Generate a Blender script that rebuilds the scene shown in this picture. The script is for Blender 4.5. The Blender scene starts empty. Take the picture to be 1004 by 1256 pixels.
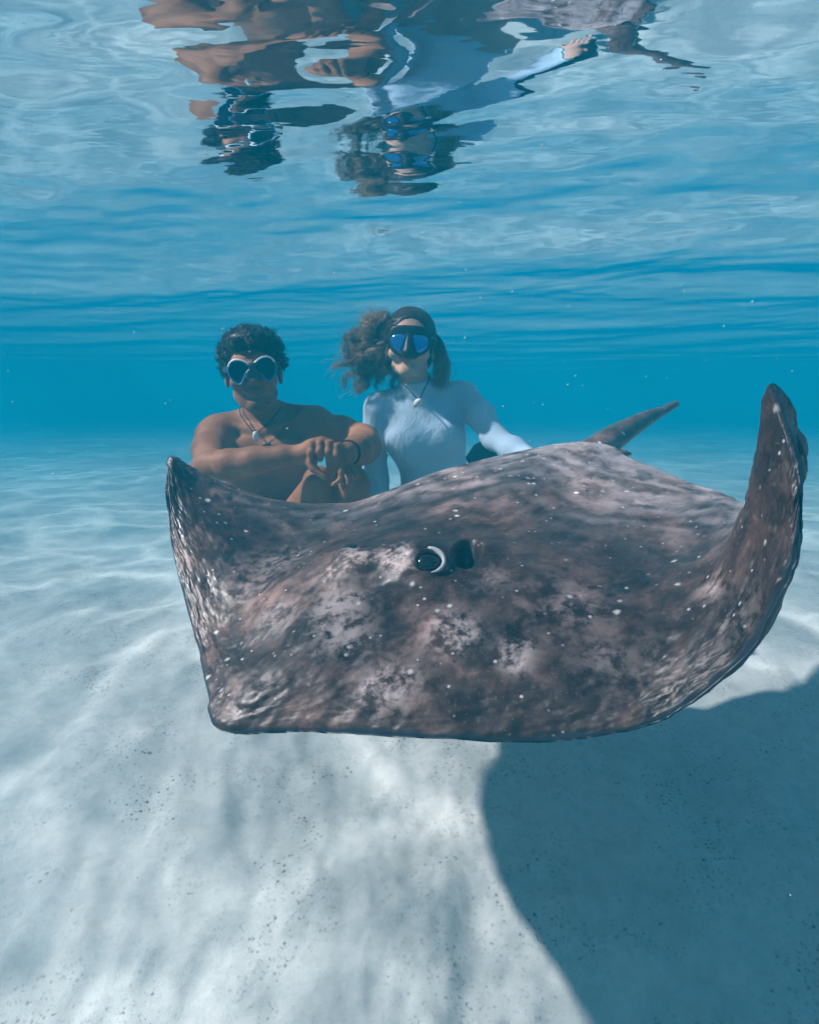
import bpy, bmesh, math, random
import numpy as np
from mathutils import Vector, Matrix

sc = bpy.context.scene
R = math.radians
random.seed(7); RNG = np.random.default_rng(11)

# ------------------------------------------------------------------ camera
WATER_Z = 1.112
cam_d = bpy.data.cameras.new('camera'); cam = bpy.data.objects.new('camera', cam_d)
sc.collection.objects.link(cam); sc.camera = cam
cam.location = (0, 0, .69); cam.rotation_euler = (R(90 - 9.44), 0, 0)
cam_d.sensor_fit = 'VERTICAL'; cam_d.sensor_height = 36; cam_d.lens = 800 / 1256 * 36
cam_d.clip_start = .02; cam_d.clip_end = 500

# ------------------------------------------------------------------ world, sun, exposure
SUN_DIR = Vector((1.04, .08, -1)).normalized()          # the way the light travels
sun_el = math.asin(-SUN_DIR.z); sun_az = math.atan2(-SUN_DIR.x, -SUN_DIR.y)
w = bpy.data.worlds.new('World'); sc.world = w; w.use_nodes = True
nt = w.node_tree; nt.nodes.clear()
sky = nt.nodes.new('ShaderNodeTexSky'); sky.sky_type = 'NISHITA'; sky.sun_disc = False
sky.sun_elevation = sun_el; sky.sun_rotation = sun_az
bg = nt.nodes.new('ShaderNodeBackground'); bg.inputs[1].default_value = .05
wo = nt.nodes.new('ShaderNodeOutputWorld')
nt.links.new(sky.outputs[0], bg.inputs[0]); nt.links.new(bg.outputs[0], wo.inputs[0])
sd = bpy.data.lights.new('sun', 'SUN'); sd.energy = 5.0; sd.angle = R(1.4); sd.color = (1, .76, .73)
sun = bpy.data.objects.new('sun', sd); sc.collection.objects.link(sun)
sun.rotation_euler = SUN_DIR.to_track_quat('-Z', 'Y').to_euler(); sun.location = (-1, -2, 5)
vs = sc.view_settings; vs.view_transform = 'Standard'; vs.look = 'None'; vs.gamma = 1
vs.exposure = 2.2; vs.use_curve_mapping = False
cy = sc.cycles
cy.max_bounces = 6; cy.diffuse_bounces = 2; cy.glossy_bounces = 4; cy.transmission_bounces = 4
cy.volume_bounces = 2; cy.transparent_max_bounces = 12
cy.sample_clamp_indirect = 6; cy.sample_clamp_direct = 20
cy.use_denoising = True; cy.use_adaptive_sampling = True; cy.adaptive_threshold = .03
cy.caustics_reflective = True; cy.caustics_refractive = False; cy.blur_glossy = .3

WATER_COLOR = (.002, .234, .340, 1); WATER_ABSORB = (0, .09, .17, 1); WATER_DENSITY = .255
# ------------------------------------------------------------------ helpers
def link(o, parent=None):
    sc.collection.objects.link(o)
    if parent is not None: o.parent = parent
    return o
def mesh_obj(name, verts, faces, mat=None, parent=None, smooth=True, attrs=None):
    me = bpy.data.meshes.new(name)
    v = np.asarray(verts, dtype=np.float32); f = faces
    if isinstance(f, np.ndarray):
        n, k = f.shape
        me.vertices.add(len(v)); me.vertices.foreach_set('co', v.ravel())
        me.loops.add(n * k); me.loops.foreach_set('vertex_index', f.astype(np.int32).ravel())
        me.polygons.add(n); me.polygons.foreach_set('loop_start', np.arange(0, n * k, k, dtype=np.int32))
        try: me.polygons.foreach_set('loop_total', np.full(n, k, dtype=np.int32))
        except Exception: pass
        me.update(calc_edges=True)
    else:
        me.from_pydata([tuple(map(float, p)) for p in v], [], [tuple(map(int, q)) for q in f]); me.update()
    me.polygons.foreach_set('use_smooth', np.full(len(me.polygons), smooth))
    for k_, a in (attrs or {}).items():
        at = me.attributes.new(k_, 'FLOAT', 'POINT'); at.data.foreach_set('value', np.asarray(a, dtype=np.float32))
    if mat: me.materials.append(mat)
    return link(bpy.data.objects.new(name, me), parent)
def empty(name, loc, label=None, cat=None, group=None):
    o = bpy.data.objects.new(name, None); o.location = loc; link(o); o.empty_display_size = .05
    if label: o['label'] = label; o['category'] = cat
    if group: o['group'] = group
    return o
def rebase(o, root):            # world-space mesh under an Empty at the thing's base
    o.parent = root
    o.matrix_parent_inverse = Matrix.Translation(-root.location)
def cr(A, n):                   # Catmull-Rom along axis 0
    k = len(A); Ae = np.concatenate([[2*A[0]-A[1]], A, [2*A[-1]-A[-2]]])
    u = np.linspace(0, k-1, n); i = np.minimum(u.astype(int), k-2); f = (u-i).reshape((-1,)+(1,)*(A.ndim-1))
    p0, p1, p2, p3 = Ae[i], Ae[i+1], Ae[i+2], Ae[i+3]
    return .5*(2*p1+(p2-p0)*f+(2*p0-5*p1+4*p2-p3)*f*f+(3*p1-p0-3*p2+p3)*f**3)
def crc(A, n):                  # the same on a closed loop
    A = np.asarray(A, float); k = len(A); u = np.linspace(0, k, n, endpoint=False); i = u.astype(int); f = (u-i)[:, None]
    p0, p1, p2, p3 = A[(i-1) % k], A[i % k], A[(i+1) % k], A[(i+2) % k]
    return .5*(2*p1+(p2-p0)*f+(2*p0-5*p1+4*p2-p3)*f*f+(3*p1-p0-3*p2+p3)*f**3)
def vnoise(x, y, seed=0):
    xi = np.floor(x).astype(np.int64); yi = np.floor(y).astype(np.int64); xf = x-xi; yf = y-yi
    def h(a, b):
        n = (a*374761393 + b*668265263 + seed*974711) & 0x7fffffff
        n = ((n ^ (n >> 13)) * 1274126177) & 0x7fffffff
        return ((n ^ (n >> 16)) & 0xffff) / 65535.
    u = xf*xf*xf*(xf*(xf*6-15)+10); v = yf*yf*yf*(yf*(yf*6-15)+10)
    return (h(xi, yi)*(1-u)+h(xi+1, yi)*u)*(1-v)+(h(xi, yi+1)*(1-u)+h(xi+1, yi+1)*u)*v*1.0 - .5
def fbm(x, y, oct=4, seed=0):
    s = 0; a = 1.
    for k in range(oct): s = s + a*vnoise(x*2**k+17.3*k, y*2**k-9.1*k, seed+k); a *= .5
    return s
def grid_faces(nu, nv):
    i = np.arange(nu-1)[:, None]*nv + np.arange(nv-1)[None, :]
    return np.stack([i, i+nv, i+nv+1, i+1], -1).reshape(-1, 4)
def tube(pts, rad, sides=8, closed=False, flat=None):
    """tube along a polyline; rad scalar or per point; flat=(a,b) scales for a ribbon"""
    P_ = np.asarray(pts, float); n = len(P_); rad = np.broadcast_to(np.asarray(rad, float), (n,))
    T = (np.roll(P_, -1, 0)-np.roll(P_, 1, 0)) if closed else np.gradient(P_, axis=0)
    T /= np.linalg.norm(T, axis=1)[:, None]+1e-9
    a = np.array([0, 0, 1.]) if abs(T[0, 2]) < .9 else np.array([1., 0, 0]); N = np.cross(T[0], a); N /= np.linalg.norm(N)
    V = []
    for i in range(n):
        N = N-T[i]*N.dot(T[i]); N /= np.linalg.norm(N)+1e-9; B = np.cross(T[i], N)
        fa, fb = flat or (1, 1)
        for k in range(sides):
            an = 2*math.pi*k/sides; V.append(P_[i]+rad[i]*(fa*math.cos(an)*N+fb*math.sin(an)*B))
    F = []
    m = n if closed else n-1
    for i in range(m):
        for k in range(sides):
            j = (i+1) % n; k2 = (k+1) % sides
            F.append((i*sides+k, i*sides+k2, j*sides+k2, j*sides+k))
    if not closed:
        F.append(tuple(range(sides-1, -1, -1))); F.append(tuple((n-1)*sides+k for k in range(sides)))
    return np.array(V), F
def strands(paths, rad):
    """many 3-sided tapering hairs: paths (N,K,3), rad (N,K)"""
    N, K, _ = paths.shape
    T = np.gradient(paths, axis=1); T /= np.linalg.norm(T, axis=2, keepdims=True)+1e-9
    a = np.zeros_like(T); a[..., 0] = .3; a[..., 1] = .5; a[..., 2] = .81
    A = np.cross(T, a); A /= np.linalg.norm(A, axis=2, keepdims=True)+1e-9; B = np.cross(T, A)
    V = np.stack([paths+rad[..., None]*(math.cos(q)*A+math.sin(q)*B) for q in (0, 2.094, 4.189)], 2)   # N,K,3,3
    base = (np.arange(N)*K*3)[:, None, None]; kk = (np.arange(K-1)*3)[None, :, None]; s = np.arange(3)[None, None, :]; s2 = (s+1) % 3
    F = np.stack([base+kk+s, base+kk+s2, base+kk+3+s2, base+kk+3+s], -1).reshape(-1, 4)
    u = np.broadcast_to(np.linspace(0, 1, K)[None, :, None], (N, K, 3)).ravel()
    rnd = np.broadcast_to(RNG.random(N)[:, None, None], (N, K, 3)).ravel()
    return V.reshape(-1, 3), F, {'along': u, 'rnd': rnd}

# ---- signed distance modelling: smooth unions meshed as one continuous skin
class Field:
    def __init__(s, lo, hi, h):
        s.lo = np.array(lo, float); s.h = h
        s.n = (np.ceil((np.array(hi)-s.lo)/h).astype(int)+1); s.D = np.full(s.n, .2, np.float32)
    def _sub(s, lo, hi):
        a = np.clip(np.floor((lo-s.lo)/s.h).astype(int), 0, s.n); b = np.clip(np.ceil((hi-s.lo)/s.h).astype(int)+1, 0, s.n)
        sl = tuple(slice(a[i], b[i]) for i in range(3))
        ax = [(s.lo[i]+s.h*np.arange(a[i], b[i])).astype(np.float32) for i in range(3)]
        return sl, np.stack(np.meshgrid(*ax, indexing='ij'), -1)
    def _put(s, sl, d, k, op):
        c = s.D[sl]
        if op == 'sub':
            d = -d; hh = np.clip(.5-.5*(c-d)/max(k, 1e-5), 0, 1); r = c*(1-hh)+d*hh+k*hh*(1-hh)
        elif k > 0: hh = np.clip(.5+.5*(d-c)/k, 0, 1); r = d*(1-hh)+c*hh-k*hh*(1-hh)
        else: r = np.minimum(c, d)
        s.D[sl] = r
    def cone(s, a, b, ra, rb, k=.02, op='add'):
        a = np.array(a, float); b = np.array(b, float); m = max(ra, rb)+k+3*s.h
        sl, p = s._sub(np.minimum(a, b)-m, np.maximum(a, b)+m)
        if p.size == 0: return
        ab = b-a; t = np.clip(((p-a)@ab)/(ab@ab+1e-12), 0, 1)
        d = np.linalg.norm(p-(a+t[..., None]*ab), axis=-1)-(ra+(rb-ra)*t)
        s._put(sl, d.astype(np.float32), k, op)
    def chain(s, pts, k=.02, kin=.012):
        for i in range(len(pts)-1):
            s.cone(pts[i][0], pts[i+1][0], pts[i][1], pts[i+1][1], k if i == 0 else kin)
    def ell(s, c, r, k=.02, op='add', rot=None):
        c = np.array(c, float); r = np.array(r, float); m = r.max()+k+3*s.h
        sl, p = s._sub(c-m, c+m)
        if p.size == 0: return
        q = p-c
        if rot is not None: q = q@rot           # rot columns = local axes
        k0 = np.linalg.norm(q/r, axis=-1); k1 = np.linalg.norm(q/(r*r), axis=-1)+1e-9
        s._put(sl, (k0*(k0-1)/k1).astype(np.float32), k, op)
    def prism(s, poly, y0, y1, M, rnd=.004, bend=0., k=.0, op='add'):
        """outline in local x,z between local y0..y1, local frame M (4x4 numpy)"""
        poly = np.asarray(poly, float); c = np.array([[x, y, z] for x in (poly[:, 0].min()-.02, poly[:, 0].max()+.02) for y in (y0-.03, y1+.03) for z in (poly[:, 1].min()-.02, poly[:, 1].max()+.02)])
        wc = c@M[:3, :3].T+M[:3, 3]; sl, p = s._sub(wc.min(0), wc.max(0))
        q = (p-M[:3, 3])@np.linalg.inv(M[:3, :3]).T
        x, y, z = q[..., 0], q[..., 1]-bend*q[..., 0]**2, q[..., 2]
        d2 = poly_sd(poly, x, z)+rnd; dy = np.abs(y-(y0+y1)/2)-(y1-y0)/2+rnd
        d = np.minimum(np.maximum(d2, dy), 0)+np.hypot(np.maximum(d2, 0), np.maximum(dy, 0))-rnd
        s._put(sl, d.astype(np.float32), k, op)
    def cut(s, c, n):               # keep the side the normal points away from
        n = np.array(n, float); n /= np.linalg.norm(n)
        ax = [(s.lo[i]+s.h*np.arange(s.n[i])) for i in range(3)]
        d = (ax[0][:, None, None]-c[0])*n[0]+(ax[1][None, :, None]-c[1])*n[1]+(ax[2][None, None, :]-c[2])*n[2]
        s.D = np.maximum(s.D, d.astype(np.float32))
    def mesh(s, smooth=1):
        D = s.D; D[0] = D[-1] = .05; D[:, 0] = D[:, -1] = .05; D[:, :, 0] = D[:, :, -1] = .05
        S = D < 0; cnt = np.zeros(s.n-1, np.int8)
        offs = [(i, j, k) for i in (0, 1) for j in (0, 1) for k in (0, 1)]
        sh = lambda A, o: A[o[0]:A.shape[0]-1+o[0], o[1]:A.shape[1]-1+o[1], o[2]:A.shape[2]-1+o[2]]
        for o in offs: cnt += sh(S, o)
        act = (cnt > 0) & (cnt < 8); C = np.argwhere(act); idx = np.full(act.shape, -1, np.int64); idx[act] = np.arange(len(C))
        vals = {o: D[C[:, 0]+o[0], C[:, 1]+o[1], C[:, 2]+o[2]] for o in offs}
        pos = np.zeros((len(C), 3)); num = np.zeros(len(C))
        for a in offs:
            for ax in range(3):
                if a[ax]: continue
                b = list(a); b[ax] = 1; b = tuple(b); da, db = vals[a], vals[b]; m = (da < 0) != (db < 0)
                t = np.where(m, da/np.where(m, da-db, 1), 0)
                pp = np.array(a, float)[None, :].repeat(len(C), 0); pp[:, ax] += t; pos += pp*m[:, None]; num += m
        V = (C+pos/num[:, None])*s.h+s.lo
        F = []
        for ax in range(3):
            u, v = [(1, 2), (2, 0), (0, 1)][ax]
            A = np.take(S, range(S.shape[ax]-1), ax); B = np.take(S, range(1, S.shape[ax]), ax)
            E_ = np.argwhere(A != B); E_ = E_[(E_[:, u] > 0) & (E_[:, v] > 0) & (E_[:, u] < S.shape[u]-1) & (E_[:, v] < S.shape[v]-1)]
            inside = S[E_[:, 0], E_[:, 1], E_[:, 2]]
            def cell(du, dv):
                e = E_.copy(); e[:, u] -= du; e[:, v] -= dv; return idx[e[:, 0], e[:, 1], e[:, 2]]
            q = np.stack([cell(1, 1), cell(0, 1), cell(0, 0), cell(1, 0)], 1)
            q[~inside] = q[~inside][:, ::-1]; F.append(q)
        F = np.concatenate(F); F = F[(F >= 0).all(1)]
        for _ in range(smooth):
            acc = np.zeros_like(V); n_ = np.zeros(len(V))
            for i in range(4):
                np.add.at(acc, F[:, i], V[F[:, (i+1) % 4]]); np.add.at(n_, F[:, i], 1)
            V = .5*V+.5*acc/np.maximum(n_, 1)[:, None]
        return V, F
def poly_sd(poly, x, z):
    d = np.full(x.shape, 1e9); s = np.ones(x.shape); n = len(poly)
    for i in range(n):
        a = poly[i]; b = poly[i-1]; e = b-a; wx = x-a[0]; wz = z-a[1]
        t = np.clip((wx*e[0]+wz*e[1])/(e@e+1e-12), 0, 1); d = np.minimum(d, (wx-e[0]*t)**2+(wz-e[1]*t)**2)
        c1 = z >= a[1]; c2 = z < b[1]; c3 = e[0]*wz > e[1]*wx
        flip = (c1 & c2 & c3) | (~c1 & ~c2 & ~c3); s = np.where(flip, -s, s)
    return s*np.sqrt(d)

# ---- materials
def new_mat(name):
    m = bpy.data.materials.new(name); m.use_nodes = True; t = m.node_tree; t.nodes.clear()
    return m, t
class NT:
    def __init__(s, t): s.t = t
    def n(s, typ, **kw):
        nd = s.t.nodes.new('ShaderNode'+typ)
        for k, v in kw.items():
            if k.startswith('i_'):
                key = k[2:]; key = int(key) if key.isdigit() else key.replace('_', ' '); nd.inputs[key].default_value = v
            else: setattr(nd, k, v)
        return nd
    def l(s, a, b): s.t.links.new(a, b)
    def math(s, op, a, b=None, clamp=False):
        nd = s.t.nodes.new('ShaderNodeMath'); nd.operation = op; nd.use_clamp = clamp
        for i, v in enumerate((a, b)):
            if v is None: continue
            if isinstance(v, (int, float)): nd.inputs[i].default_value = v
            else: s.l(v, nd.inputs[i])
        return nd.outputs[0]
    def ramp(s, fac, stops, interp='LINEAR'):
        nd = s.t.nodes.new('ShaderNodeValToRGB'); cr_ = nd.color_ramp; cr_.interpolation = interp
        while len(cr_.elements) < len(stops): cr_.elements.new(.5)
        for e, (p, c) in zip(cr_.elements, stops):
            e.position = p; e.color = (c, c, c, 1) if isinstance(c, (int, float)) else (*c, 1)
        s.l(fac, nd.inputs[0]); return nd.outputs[0]
    def mix(s, fac, a, b, mode='MIX'):
        nd = s.t.nodes.new('ShaderNodeMix'); nd.data_type = 'RGBA'; nd.blend_type = mode
        for v, sock in ((fac, nd.inputs[0]), (a, nd.inputs[6]), (b, nd.inputs[7])):
            if isinstance(v, (int, float)): sock.default_value = v
            elif isinstance(v, tuple): sock.default_value = (*v, 1) if len(v) == 3 else v
            else: s.l(v, sock)
        return nd.outputs[2]
    def noise(s, scale, detail=4, rough=.55, vec=None, dist=0.):
        nd = s.n('TexNoise'); nd.inputs['Scale'].default_value = scale; nd.inputs['Detail'].default_value = detail
        nd.inputs['Roughness'].default_value = rough; nd.inputs['Distortion'].default_value = dist
        if vec is not None: s.l(vec, nd.inputs['Vector'])
        return nd.outputs['Fac']
    def coord(s, scale=None):
        o = s.n('TexCoord').outputs['Object']
        if scale is None: return o
        mp = s.n('Mapping'); mp.inputs['Scale'].default_value = scale; s.l(o, mp.inputs['Vector']); return mp.outputs[0]
    def bump(s, h, strength=.3, dist=.002, normal=None):
        nd = s.n('Bump'); nd.inputs['Strength'].default_value = strength; nd.inputs['Distance'].default_value = dist
        s.l(h, nd.inputs['Height'])
        if normal is not None: s.l(normal, nd.inputs['Normal'])
        return nd.outputs[0]
    def principled(s, col, rough=.5, spec=.2, normal=None, **kw):
        p = s.n('BsdfPrincipled'); p.inputs['Specular IOR Level'].default_value = spec
        for v, nm in ((col, 'Base Color'), (rough, 'Roughness')):
            if isinstance(v, tuple): p.inputs[nm].default_value = (*v, 1)
            elif isinstance(v, (int, float)): p.inputs[nm].default_value = v
            else: s.l(v, p.inputs[nm])
        for k, v in kw.items(): p.inputs[k.replace('_', ' ')].default_value = v
        if normal is not None: s.l(normal, p.inputs['Normal'])
        o = s.n('OutputMaterial'); s.l(p.outputs[0], o.inputs[0]); return p
def simple(name, col, rough=.5, spec=.25, nscale=60, var=.25, **kw):
    m, t = new_mat(name); g = NT(t); c = g.coord(); nz = g.noise(nscale, 4, .6, c)
    lo = tuple(x*(1-var) for x in col); hi = tuple(min(1, x*(1+var)) for x in col)
    g.principled(g.mix(nz, lo, hi), rough, spec, g.bump(nz, .15, .001), **kw); return m
def attr(g, name): a = g.n('Attribute'); a.attribute_name = name; return a.outputs['Fac']
# ================================================================== the setting
def stretched(n, c, half, b):
    u = np.linspace(-1, 1, n); return c+half*np.sinh(b*u)/math.sinh(b)

# ---- seabed
m_sand, t = new_mat('sand'); g = NT(t); c = g.coord()
big = g.noise(1.3, 3, .5, c); mid = g.noise(9, 5, .6, c); fine = g.noise(520, 3, .7, c); grain = g.noise(620, 2, .6, c)
base = g.mix(big, (.55, .54, .51), (.66, .65, .62))
base = g.mix(g.ramp(mid, [(.35, 0), (.7, .45)]), base, (.62, .61, .58))
vo = g.n('TexVoronoi'); vo.inputs['Scale'].default_value = 95; g.l(c, vo.inputs['Vector'])
patch = g.ramp(g.noise(6.5, 4, .65, c), [(.45, 0), (.68, 1)])
dots = g.math('MULTIPLY', g.ramp(vo.outputs['Distance'], [(.10, 1), (.40, 0)]), g.ramp(vo.outputs['Color'], [(.55, 0), (.75, 1)]))
vo2 = g.n('TexVoronoi'); vo2.inputs['Scale'].default_value = 210; g.l(c, vo2.inputs['Vector'])
dots2 = g.ramp(g.noise(120, 4, .75, c, .5), [(.56, 0), (.68, 1)])
dm = g.math('MULTIPLY', g.math('MAXIMUM', dots, dots2), g.math('ADD', g.math('MULTIPLY', patch, .9), .10), True)
mot = g.ramp(g.noise(34, 5, .7, c, .4), [(.40, 0), (.66, .34)]); base = g.mix(mot, base, (.34, .33, .31))
mot2 = g.ramp(g.noise(3.1, 4, .6, c), [(.5, 0), (.7, .35)]); base = g.mix(mot2, base, (.36, .35, .33))
base = g.mix(dm, base, (.07, .065, .06))
base = g.mix(g.ramp(grain, [(.62, 0), (.75, .5)]), base, (.8, .79, .76))
hh = g.math('ADD', g.math('MULTIPLY', fine, .5), g.math('MULTIPLY', mid, 1.6))
g.principled(base, .9, .1, g.bump(hh, .5, .006))
X = stretched(520, 0, 38, 5.5); Y = stretched(520, .9, 38, 5.5)
gx, gy = np.meshgrid(X, Y, indexing='ij')
wx = gx+.12*fbm(gx*1.7, gy*1.7, 2, 50); wy = gy+.12*fbm(gx*1.7, gy*1.7, 2, 51)
near = np.exp(-((gx/6)**2+((gy-1)/6)**2))
gz = .05*fbm(gx*.8, gy*.8, 3, 1)+.036*near*(.5-np.abs(fbm(wx*3.1, wy*2.3, 3, 5)))+.030*near*(.25-np.abs(fbm(wx*4.6+2.1, wy*1.5, 3, 15)))+.014*near*fbm(wx*8, wy*6, 3, 9)+.005*near*fbm(gx*26, gy*26, 3, 12)
gz -= gz[(np.abs(gx) < 1.5) & (np.abs(gy-2.0) < .8)].mean()
st_ = np.clip((gy+.12*gx-.55)/1.25, 0, 1); gz -= .34*(1-st_)**1.2       # the bottom drops off in front of the people
seabed = mesh_obj('seabed', np.stack([gx, gy, gz], -1).reshape(-1, 3), grid_faces(520, 520), m_sand)
seabed['kind'] = 'structure'; seabed['label'] = 'pale rippled sand of the shallow sea floor'
def sand_z(x, y):
    i = np.abs(X-x).argmin(); j = np.abs(Y-y).argmin(); return float(gz[i, j])

# ---- water surface, seen from below: total reflection by Fresnel, daylight comes through, caustic light painted into its transparent colour
m_surf, t = new_mat('water_surface'); g = NT(t); c = g.coord()
rip = g.noise(5.5, 3, .5, g.coord((1, 2.2, 1)), .3); bn = g.bump(rip, .06, .02)
fr = g.n('Fresnel'); fr.inputs['IOR'].default_value = 1.333; cn = g.n('CombineXYZ'); cn.inputs[2].default_value = 1; g.l(cn.outputs[0], fr.inputs['Normal'])
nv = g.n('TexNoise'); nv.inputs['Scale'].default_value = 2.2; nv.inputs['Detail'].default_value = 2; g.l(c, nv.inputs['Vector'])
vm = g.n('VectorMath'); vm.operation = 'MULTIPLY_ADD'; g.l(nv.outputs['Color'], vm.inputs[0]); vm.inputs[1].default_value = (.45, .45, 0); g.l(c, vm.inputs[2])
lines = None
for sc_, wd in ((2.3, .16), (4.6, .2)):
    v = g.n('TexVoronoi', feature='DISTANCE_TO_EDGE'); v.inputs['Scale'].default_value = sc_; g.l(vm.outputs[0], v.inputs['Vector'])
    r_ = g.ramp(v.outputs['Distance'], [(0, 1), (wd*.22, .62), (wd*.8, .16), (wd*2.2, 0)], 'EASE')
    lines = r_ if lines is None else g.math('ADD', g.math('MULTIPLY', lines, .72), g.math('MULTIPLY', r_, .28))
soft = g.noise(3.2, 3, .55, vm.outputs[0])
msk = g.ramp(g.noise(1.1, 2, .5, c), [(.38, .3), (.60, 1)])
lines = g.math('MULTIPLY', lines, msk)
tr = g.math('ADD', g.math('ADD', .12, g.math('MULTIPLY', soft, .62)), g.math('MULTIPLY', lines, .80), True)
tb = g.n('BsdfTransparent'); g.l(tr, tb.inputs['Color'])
gl = g.n('BsdfGlossy'); gl.inputs['Roughness'].default_value = .02; gl.inputs['Color'].default_value = (.76, .88, .96, 1); g.l(bn, gl.inputs['Normal'])
mx = g.n('MixShader'); g.l(fr.outputs[0], mx.inputs[0]); g.l(tb.outputs[0], mx.inputs[1]); g.l(gl.outputs[0], mx.inputs[2])
o_ = g.n('OutputMaterial'); g.l(mx.outputs[0], o_.inputs[0])
NW = 620
X2 = stretched(NW, 0, 39, 5.6); Y2 = stretched(NW, 1.5, 39, 5.6)
ax, ay = np.meshgrid(X2, Y2, indexing='ij')
sp = np.maximum(np.gradient(X2)[:, None], np.gradient(Y2)[None, :])
wz = np.zeros_like(ax); rw = np.random.default_rng(5)
warpx = ax+.25*fbm(ax*.9, ay*.9, 2, 31); warpy = ay+.25*fbm(ax*.9, ay*.9, 2, 32)
for i in range(54):
    lam = .065*(24 ** rw.random()); th = rw.normal(1.15, .55); k_ = 2*math.pi/lam
    slope = .0118*(lam/.5)**.45*(1.5 if lam < .22 else 1)
    att = np.clip(lam/sp/4-.5, 0, 1)/(1+(np.hypot(ax, ay)/4.5)**2)
    wz += att*slope/k_*np.sin(k_*(math.cos(th)*warpx+math.sin(th)*warpy)+rw.random()*6.28)
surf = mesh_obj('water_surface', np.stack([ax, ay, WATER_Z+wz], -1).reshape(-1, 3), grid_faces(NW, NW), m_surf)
surf['kind'] = 'structure'; surf['label'] = 'rippling underside of the sea surface mirroring the scene below'

# ---- the water itself: an even pale-blue volume round everything
m_haze, t = new_mat('sea_water'); g = NT(t)
pv = g.n('VolumePrincipled'); pv.inputs['Color'].default_value = WATER_COLOR; pv.inputs['Density'].default_value = WATER_DENSITY
pv.inputs['Absorption Color'].default_value = WATER_ABSORB; pv.inputs['Anisotropy'].default_value = .0
o_ = g.n('OutputMaterial'); g.l(pv.outputs[0], o_.inputs['Volume'])
HB = [(x, y, z) for x in (-41, 41) for y in (-40, 42) for z in (-1.1, 2.2)]
haze = mesh_obj('haze', HB, [(0, 1, 3, 2), (4, 6, 7, 5), (0, 4, 5, 1), (2, 3, 7, 6), (0, 2, 6, 4), (1, 5, 7, 3)], m_haze, smooth=False)
haze['kind'] = 'stuff'; haze['label'] = 'clear blue sea water that fills the view'
# ================================================================== stingray
RC=[
 [(-0.476,1.270,0.528),(-0.481,1.279,0.543),(-0.482,1.297,0.570),(-0.483,1.316,0.585),(-0.483,1.334,0.588),(-0.480,1.343,0.582)],
 [(-0.446,1.187,0.451),(-0.443,1.205,0.468),(-0.440,1.242,0.493),(-0.433,1.288,0.522),(-0.425,1.343,0.545),(-0.421,1.362,0.533)],
 [(-0.393,1.086,0.376),(-0.378,1.113,0.396),(-0.359,1.168,0.429),(-0.331,1.260,0.461),(-0.304,1.362,0.492),(-0.294,1.398,0.472)],
 [(-0.338,0.984,0.312),(-0.313,1.012,0.338),(-0.276,1.086,0.382),(-0.222,1.224,0.428),(-0.136,1.398,0.477),(-0.113,1.435,0.455)],
 [(-0.290,0.874,0.290),(-0.250,0.920,0.326),(-0.175,1.012,0.413),(-0.078,1.178,0.461),(0.077,1.435,0.543),(0.111,1.472,0.524)],
 [(-0.249,0.791,0.273),(-0.185,0.837,0.336),(-0.066,0.984,0.434),(0.101,1.178,0.503),(0.354,1.435,0.602),(0.415,1.490,0.578)],
 [(-0.125,0.764,0.286),(-0.078,0.819,0.344),(0.053,0.948,0.431),(0.204,1.122,0.486),(0.460,1.398,0.567),(0.500,1.435,0.550)],
 [(0.008,0.736,0.293),(0.050,0.791,0.344),(0.159,0.892,0.422),(0.298,1.049,0.472),(0.532,1.270,0.534),(0.570,1.306,0.516)],
 [(0.153,0.718,0.297),(0.190,0.764,0.346),(0.265,0.837,0.405),(0.378,0.957,0.454),(0.559,1.141,0.522),(0.591,1.168,0.505)],
 [(0.270,0.699,0.329),(0.295,0.736,0.368),(0.343,0.791,0.421),(0.413,0.874,0.474),(0.549,1.049,0.520),(0.596,1.086,0.507)],
 [(0.353,0.681,0.407),(0.364,0.708,0.429),(0.387,0.754,0.484),(0.424,0.828,0.540),(0.533,0.966,0.564),(0.588,1.012,0.542)],
 [(0.391,0.662,0.509),(0.396,0.690,0.529),(0.408,0.736,0.575),(0.423,0.800,0.626),(0.509,0.892,0.635),(0.571,0.938,0.601)],
 [(0.415,0.681,0.584),(0.410,0.690,0.609),(0.406,0.718,0.659),(0.408,0.764,0.713),(0.476,0.828,0.690),(0.539,0.883,0.632)],
]
ray = empty('stingray', (.05, 1.1, 0), 'large mottled brown stingray gliding above the sand with both wing tips raised', 'stingray')
m_ray, t = new_mat('ray_skin'); g = NT(t); c = g.coord()
n1 = g.noise(7.5, 6, .62, c, .6); n2 = g.noise(26, 6, .65, c, .4); n3 = g.noise(95, 4, .7, c)
pale = attr(g, 'pale'); dust = attr(g, 'dust'); rim = attr(g, 'rim'); dark = attr(g, 'dark'); belly = attr(g, 'belly')
bse = g.ramp(g.math('ADD', g.math('MULTIPLY', n1, .62), g.math('MULTIPLY', n2, .38)),
             [(.38, (.008, .0045, .0042)), (.46, (.024, .013, .0108)), (.54, (.070, .037, .029)), (.63, (.18, .102, .080))])
bse = g.mix(g.ramp(n3, [(.48, .0), (.75, .3)]), bse, (.12, .072, .06))
n4 = g.noise(190, 3, .75, c, .3); bse = g.mix(g.ramp(n4, [(.47, 0), (.66, .5)]), bse, (.016, .010, .009)); bse = g.mix(g.ramp(n4, [(.35, .4), (.41, 0)]), bse, (.19, .12, .10))
pm = g.math('MULTIPLY', pale, g.ramp(g.math('ADD', g.math('MULTIPLY', n2, .6), g.math('MULTIPLY', n3, .4)), [(.45, 0), (.56, 1)]), True)
bse = g.mix(g.math('MULTIPLY', pm, .9), bse, (.46, .36, .34))
wvt = g.n('TexWave'); wvt.wave_type = 'BANDS'; wvt.bands_direction = 'DIAGONAL'
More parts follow.
